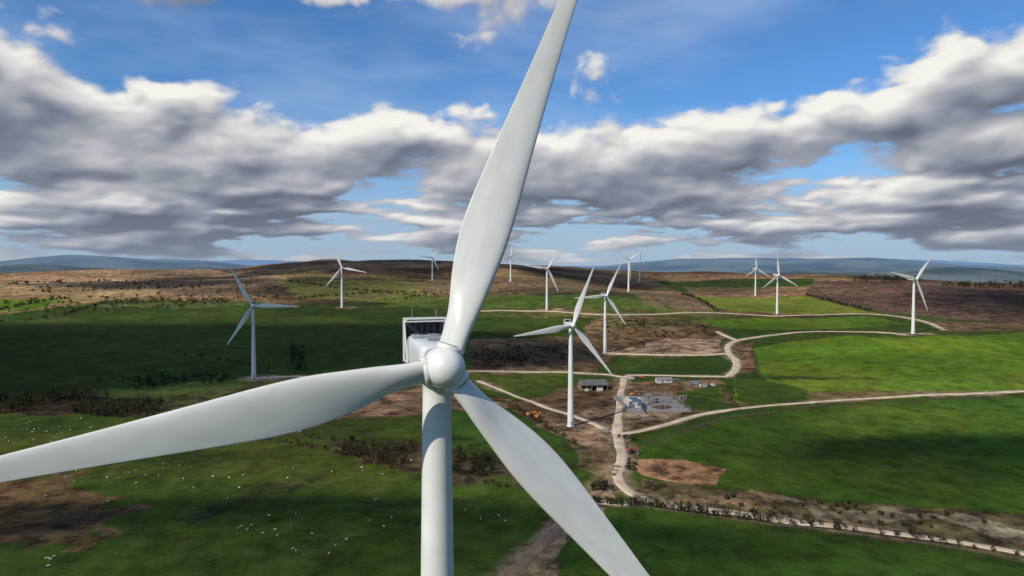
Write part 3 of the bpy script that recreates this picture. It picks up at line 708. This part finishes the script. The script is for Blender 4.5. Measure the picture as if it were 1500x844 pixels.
# ------------------------------------------------------------- unseen cloud deck overhead, added and shaped to throw shadows on chosen fields
ALT=1050.0
gx=np.arange(-5200,3200,28.0); gy=np.arange(-2600,2200,28.0); GX,GY=np.meshgrid(gx,gy,indexing='ij')
den=np.full(GX.shape,-.10)
k_=SUN.x/SUN.z, SUN.y/SUN.z
for px,py,rx,ry,am in [(240,505,330,150,1.0),(40,545,240,120,.8),(560,500,120,120,.8),(250,680,110,32,.45),(520,790,110,45,.75),(120,780,90,32,.6),(1330,670,150,50,.8),(1130,830,110,45,.75),(1480,440,300,250,.45),(470,385,600,700,.7),(880,405,300,400,.5),(1000,440,90,130,.5),(740,520,90,80,.6),(180,418,250,150,.4),(700,690,50,30,.5)]:
    g_=site(px,py); hh=ALT-h1(*g_); cx=g_[0]+k_[0]*hh; cy=g_[1]+k_[1]*hh
    den+=am*np.exp(-((GX-cx)/rx)**2-((GY-cy)/ry)**2)
den+=(rfbm(GX,GY,300,5,700)-.5)*.9
for X0,Y0,Z0,rr in((-5,60,140,110),(60,440,60,90),(100,560,50,90),(420,700,60,150),(500,1500,90,260)):
    hh=ALT-Z0; cx=X0+k_[0]*hh; cy=Y0+k_[1]*hh; den-=.7*np.exp(-((GX-cx)**2+(GY-cy)**2)/rr**2)
edge=np.minimum(np.minimum(GX-gx[0],gx[-1]-GX),np.minimum(GY-gy[0],gy[-1]-GY)); den-=.6*(1-sst(0,300,edge))
al=sst(.0,.36,den)*.92
zz=ALT+60*np.clip(den,0,1)
ni,nj=GX.shape; ii=np.arange(ni-1)[:,None]*nj; jj=np.arange(nj-1)[None]
q=np.stack([ii+jj,ii+nj+jj,ii+nj+jj+1,ii+jj+1],-1).reshape(-1,4)
m=bpy.data.materials.new('shadow_cloud_deck'); m.use_nodes=True; nt=m.node_tree; nt.nodes.clear()
o_=N(nt,'ShaderNodeOutputMaterial'); at_=N(nt,'ShaderNodeAttribute',attribute_name='cloud'); em=N(nt,'ShaderNodeBsdfTranslucent'); em.inputs[0].default_value=(.62,.66,.72,1); tr_=N(nt,'ShaderNodeBsdfTransparent'); mx=N(nt,'ShaderNodeMixShader')
nt.links.new(at_.outputs['Fac'],mx.inputs[0]); nt.links.new(tr_.outputs[0],mx.inputs[1]); nt.links.new(em.outputs[0],mx.inputs[2]); nt.links.new(mx.outputs[0],o_.inputs[0])
dk=quads_mesh('shadow_clouds',np.column_stack([GX.ravel(),GY.ravel(),zz.ravel()]),q,m,True)
a=dk.data.attributes.new('cloud','FLOAT','POINT'); a.data.foreach_set('value',al.astype(np.float32).ravel())
# ------------------------------------------------------------- camera, sun, sky
cam=bpy.data.cameras.new('camera'); co=bpy.data.objects.new('camera',cam); link(co); scene.camera=co
co.location=(0,0,CZ); co.rotation_euler=(math.pi/2-PITCH,0,0); cam.lens=24; cam.sensor_width=36; cam.clip_end=120000; cam.clip_start=.5
sl=bpy.data.lights.new('sun','SUN'); so=bpy.data.objects.new('sun',sl); link(so); sl.energy=4.8; sl.angle=math.radians(.5); sl.color=(1,.93,.82)
so.rotation_euler=SUN.to_track_quat('Z','Y').to_euler(); so.location=(0,0,400)
wd=bpy.data.worlds.new('World'); scene.world=wd; wd.use_nodes=True; nt=wd.node_tree; nt.nodes.clear()
out=N(nt,'ShaderNodeOutputWorld'); sky=N(nt,'ShaderNodeTexSky',sky_type='NISHITA'); sky.sun_disc=False
sky.sun_elevation=math.asin(SUN.z); sky.sun_rotation=math.atan2(SUN.x,SUN.y); sky.altitude=300; sky.dust_density=.8; sky.ozone_density=2.5
tc=N(nt,'ShaderNodeTexCoord'); sx=N(nt,'ShaderNodeSeparateXYZ'); nt.links.new(tc.outputs['Generated'],sx.inputs[0])
def mix(f,a,b_,t='MIX'):
    m_=N(nt,'ShaderNodeMix',data_type='RGBA',blend_type=t)
    for i,q in ((0,f),(6,a),(7,b_)):
        if isinstance(q,(int,float)): m_.inputs[i].default_value=q
        elif isinstance(q,tuple): m_.inputs[i].default_value=q
        else: nt.links.new(q,m_.inputs[i])
    return m_.outputs[2]
def ramp(v,a,b,lo=0,hi=1):
    mr=N(nt,'ShaderNodeMapRange',interpolation_type='SMOOTHSTEP'); nt.links.new(v,mr.inputs[0])
    for i,q in enumerate((a,b,lo,hi)): mr.inputs[i+1].default_value=q
    return mr.outputs[0]
skc=mix(1.0,sky.outputs[0],(.055,.092,.128,1),'MULTIPLY')
mp=N(nt,'ShaderNodeMapping'); mp.inputs['Scale'].default_value=(2.2,2.2,8); mp.inputs['Rotation'].default_value=(0,.25,0); nt.links.new(tc.outputs['Generated'],mp.inputs[0])
nz=N(nt,'ShaderNodeTexNoise'); nz.inputs['Scale'].default_value=1.1; nz.inputs['Detail'].default_value=5; nz.inputs['Roughness'].default_value=.55; nt.links.new(mp.outputs[0],nz.inputs['Vector'])
skc=mix(mth('MULTIPLY',ramp(nz.outputs['Fac'],.42,.72),.40),skc,(.48,.61,.82,1))
hz=ramp(sx.outputs[2],.20,.0); skc=mix(mth('MULTIPLY',hz,.85),skc,(.37,.48,.63,1))
bg=N(nt,'ShaderNodeBackground'); nt.links.new(skc,bg.inputs[0]); bg.inputs[1].default_value=1.0; nt.links.new(bg.outputs[0],out.inputs[0])
print('done',time.time()-T0)
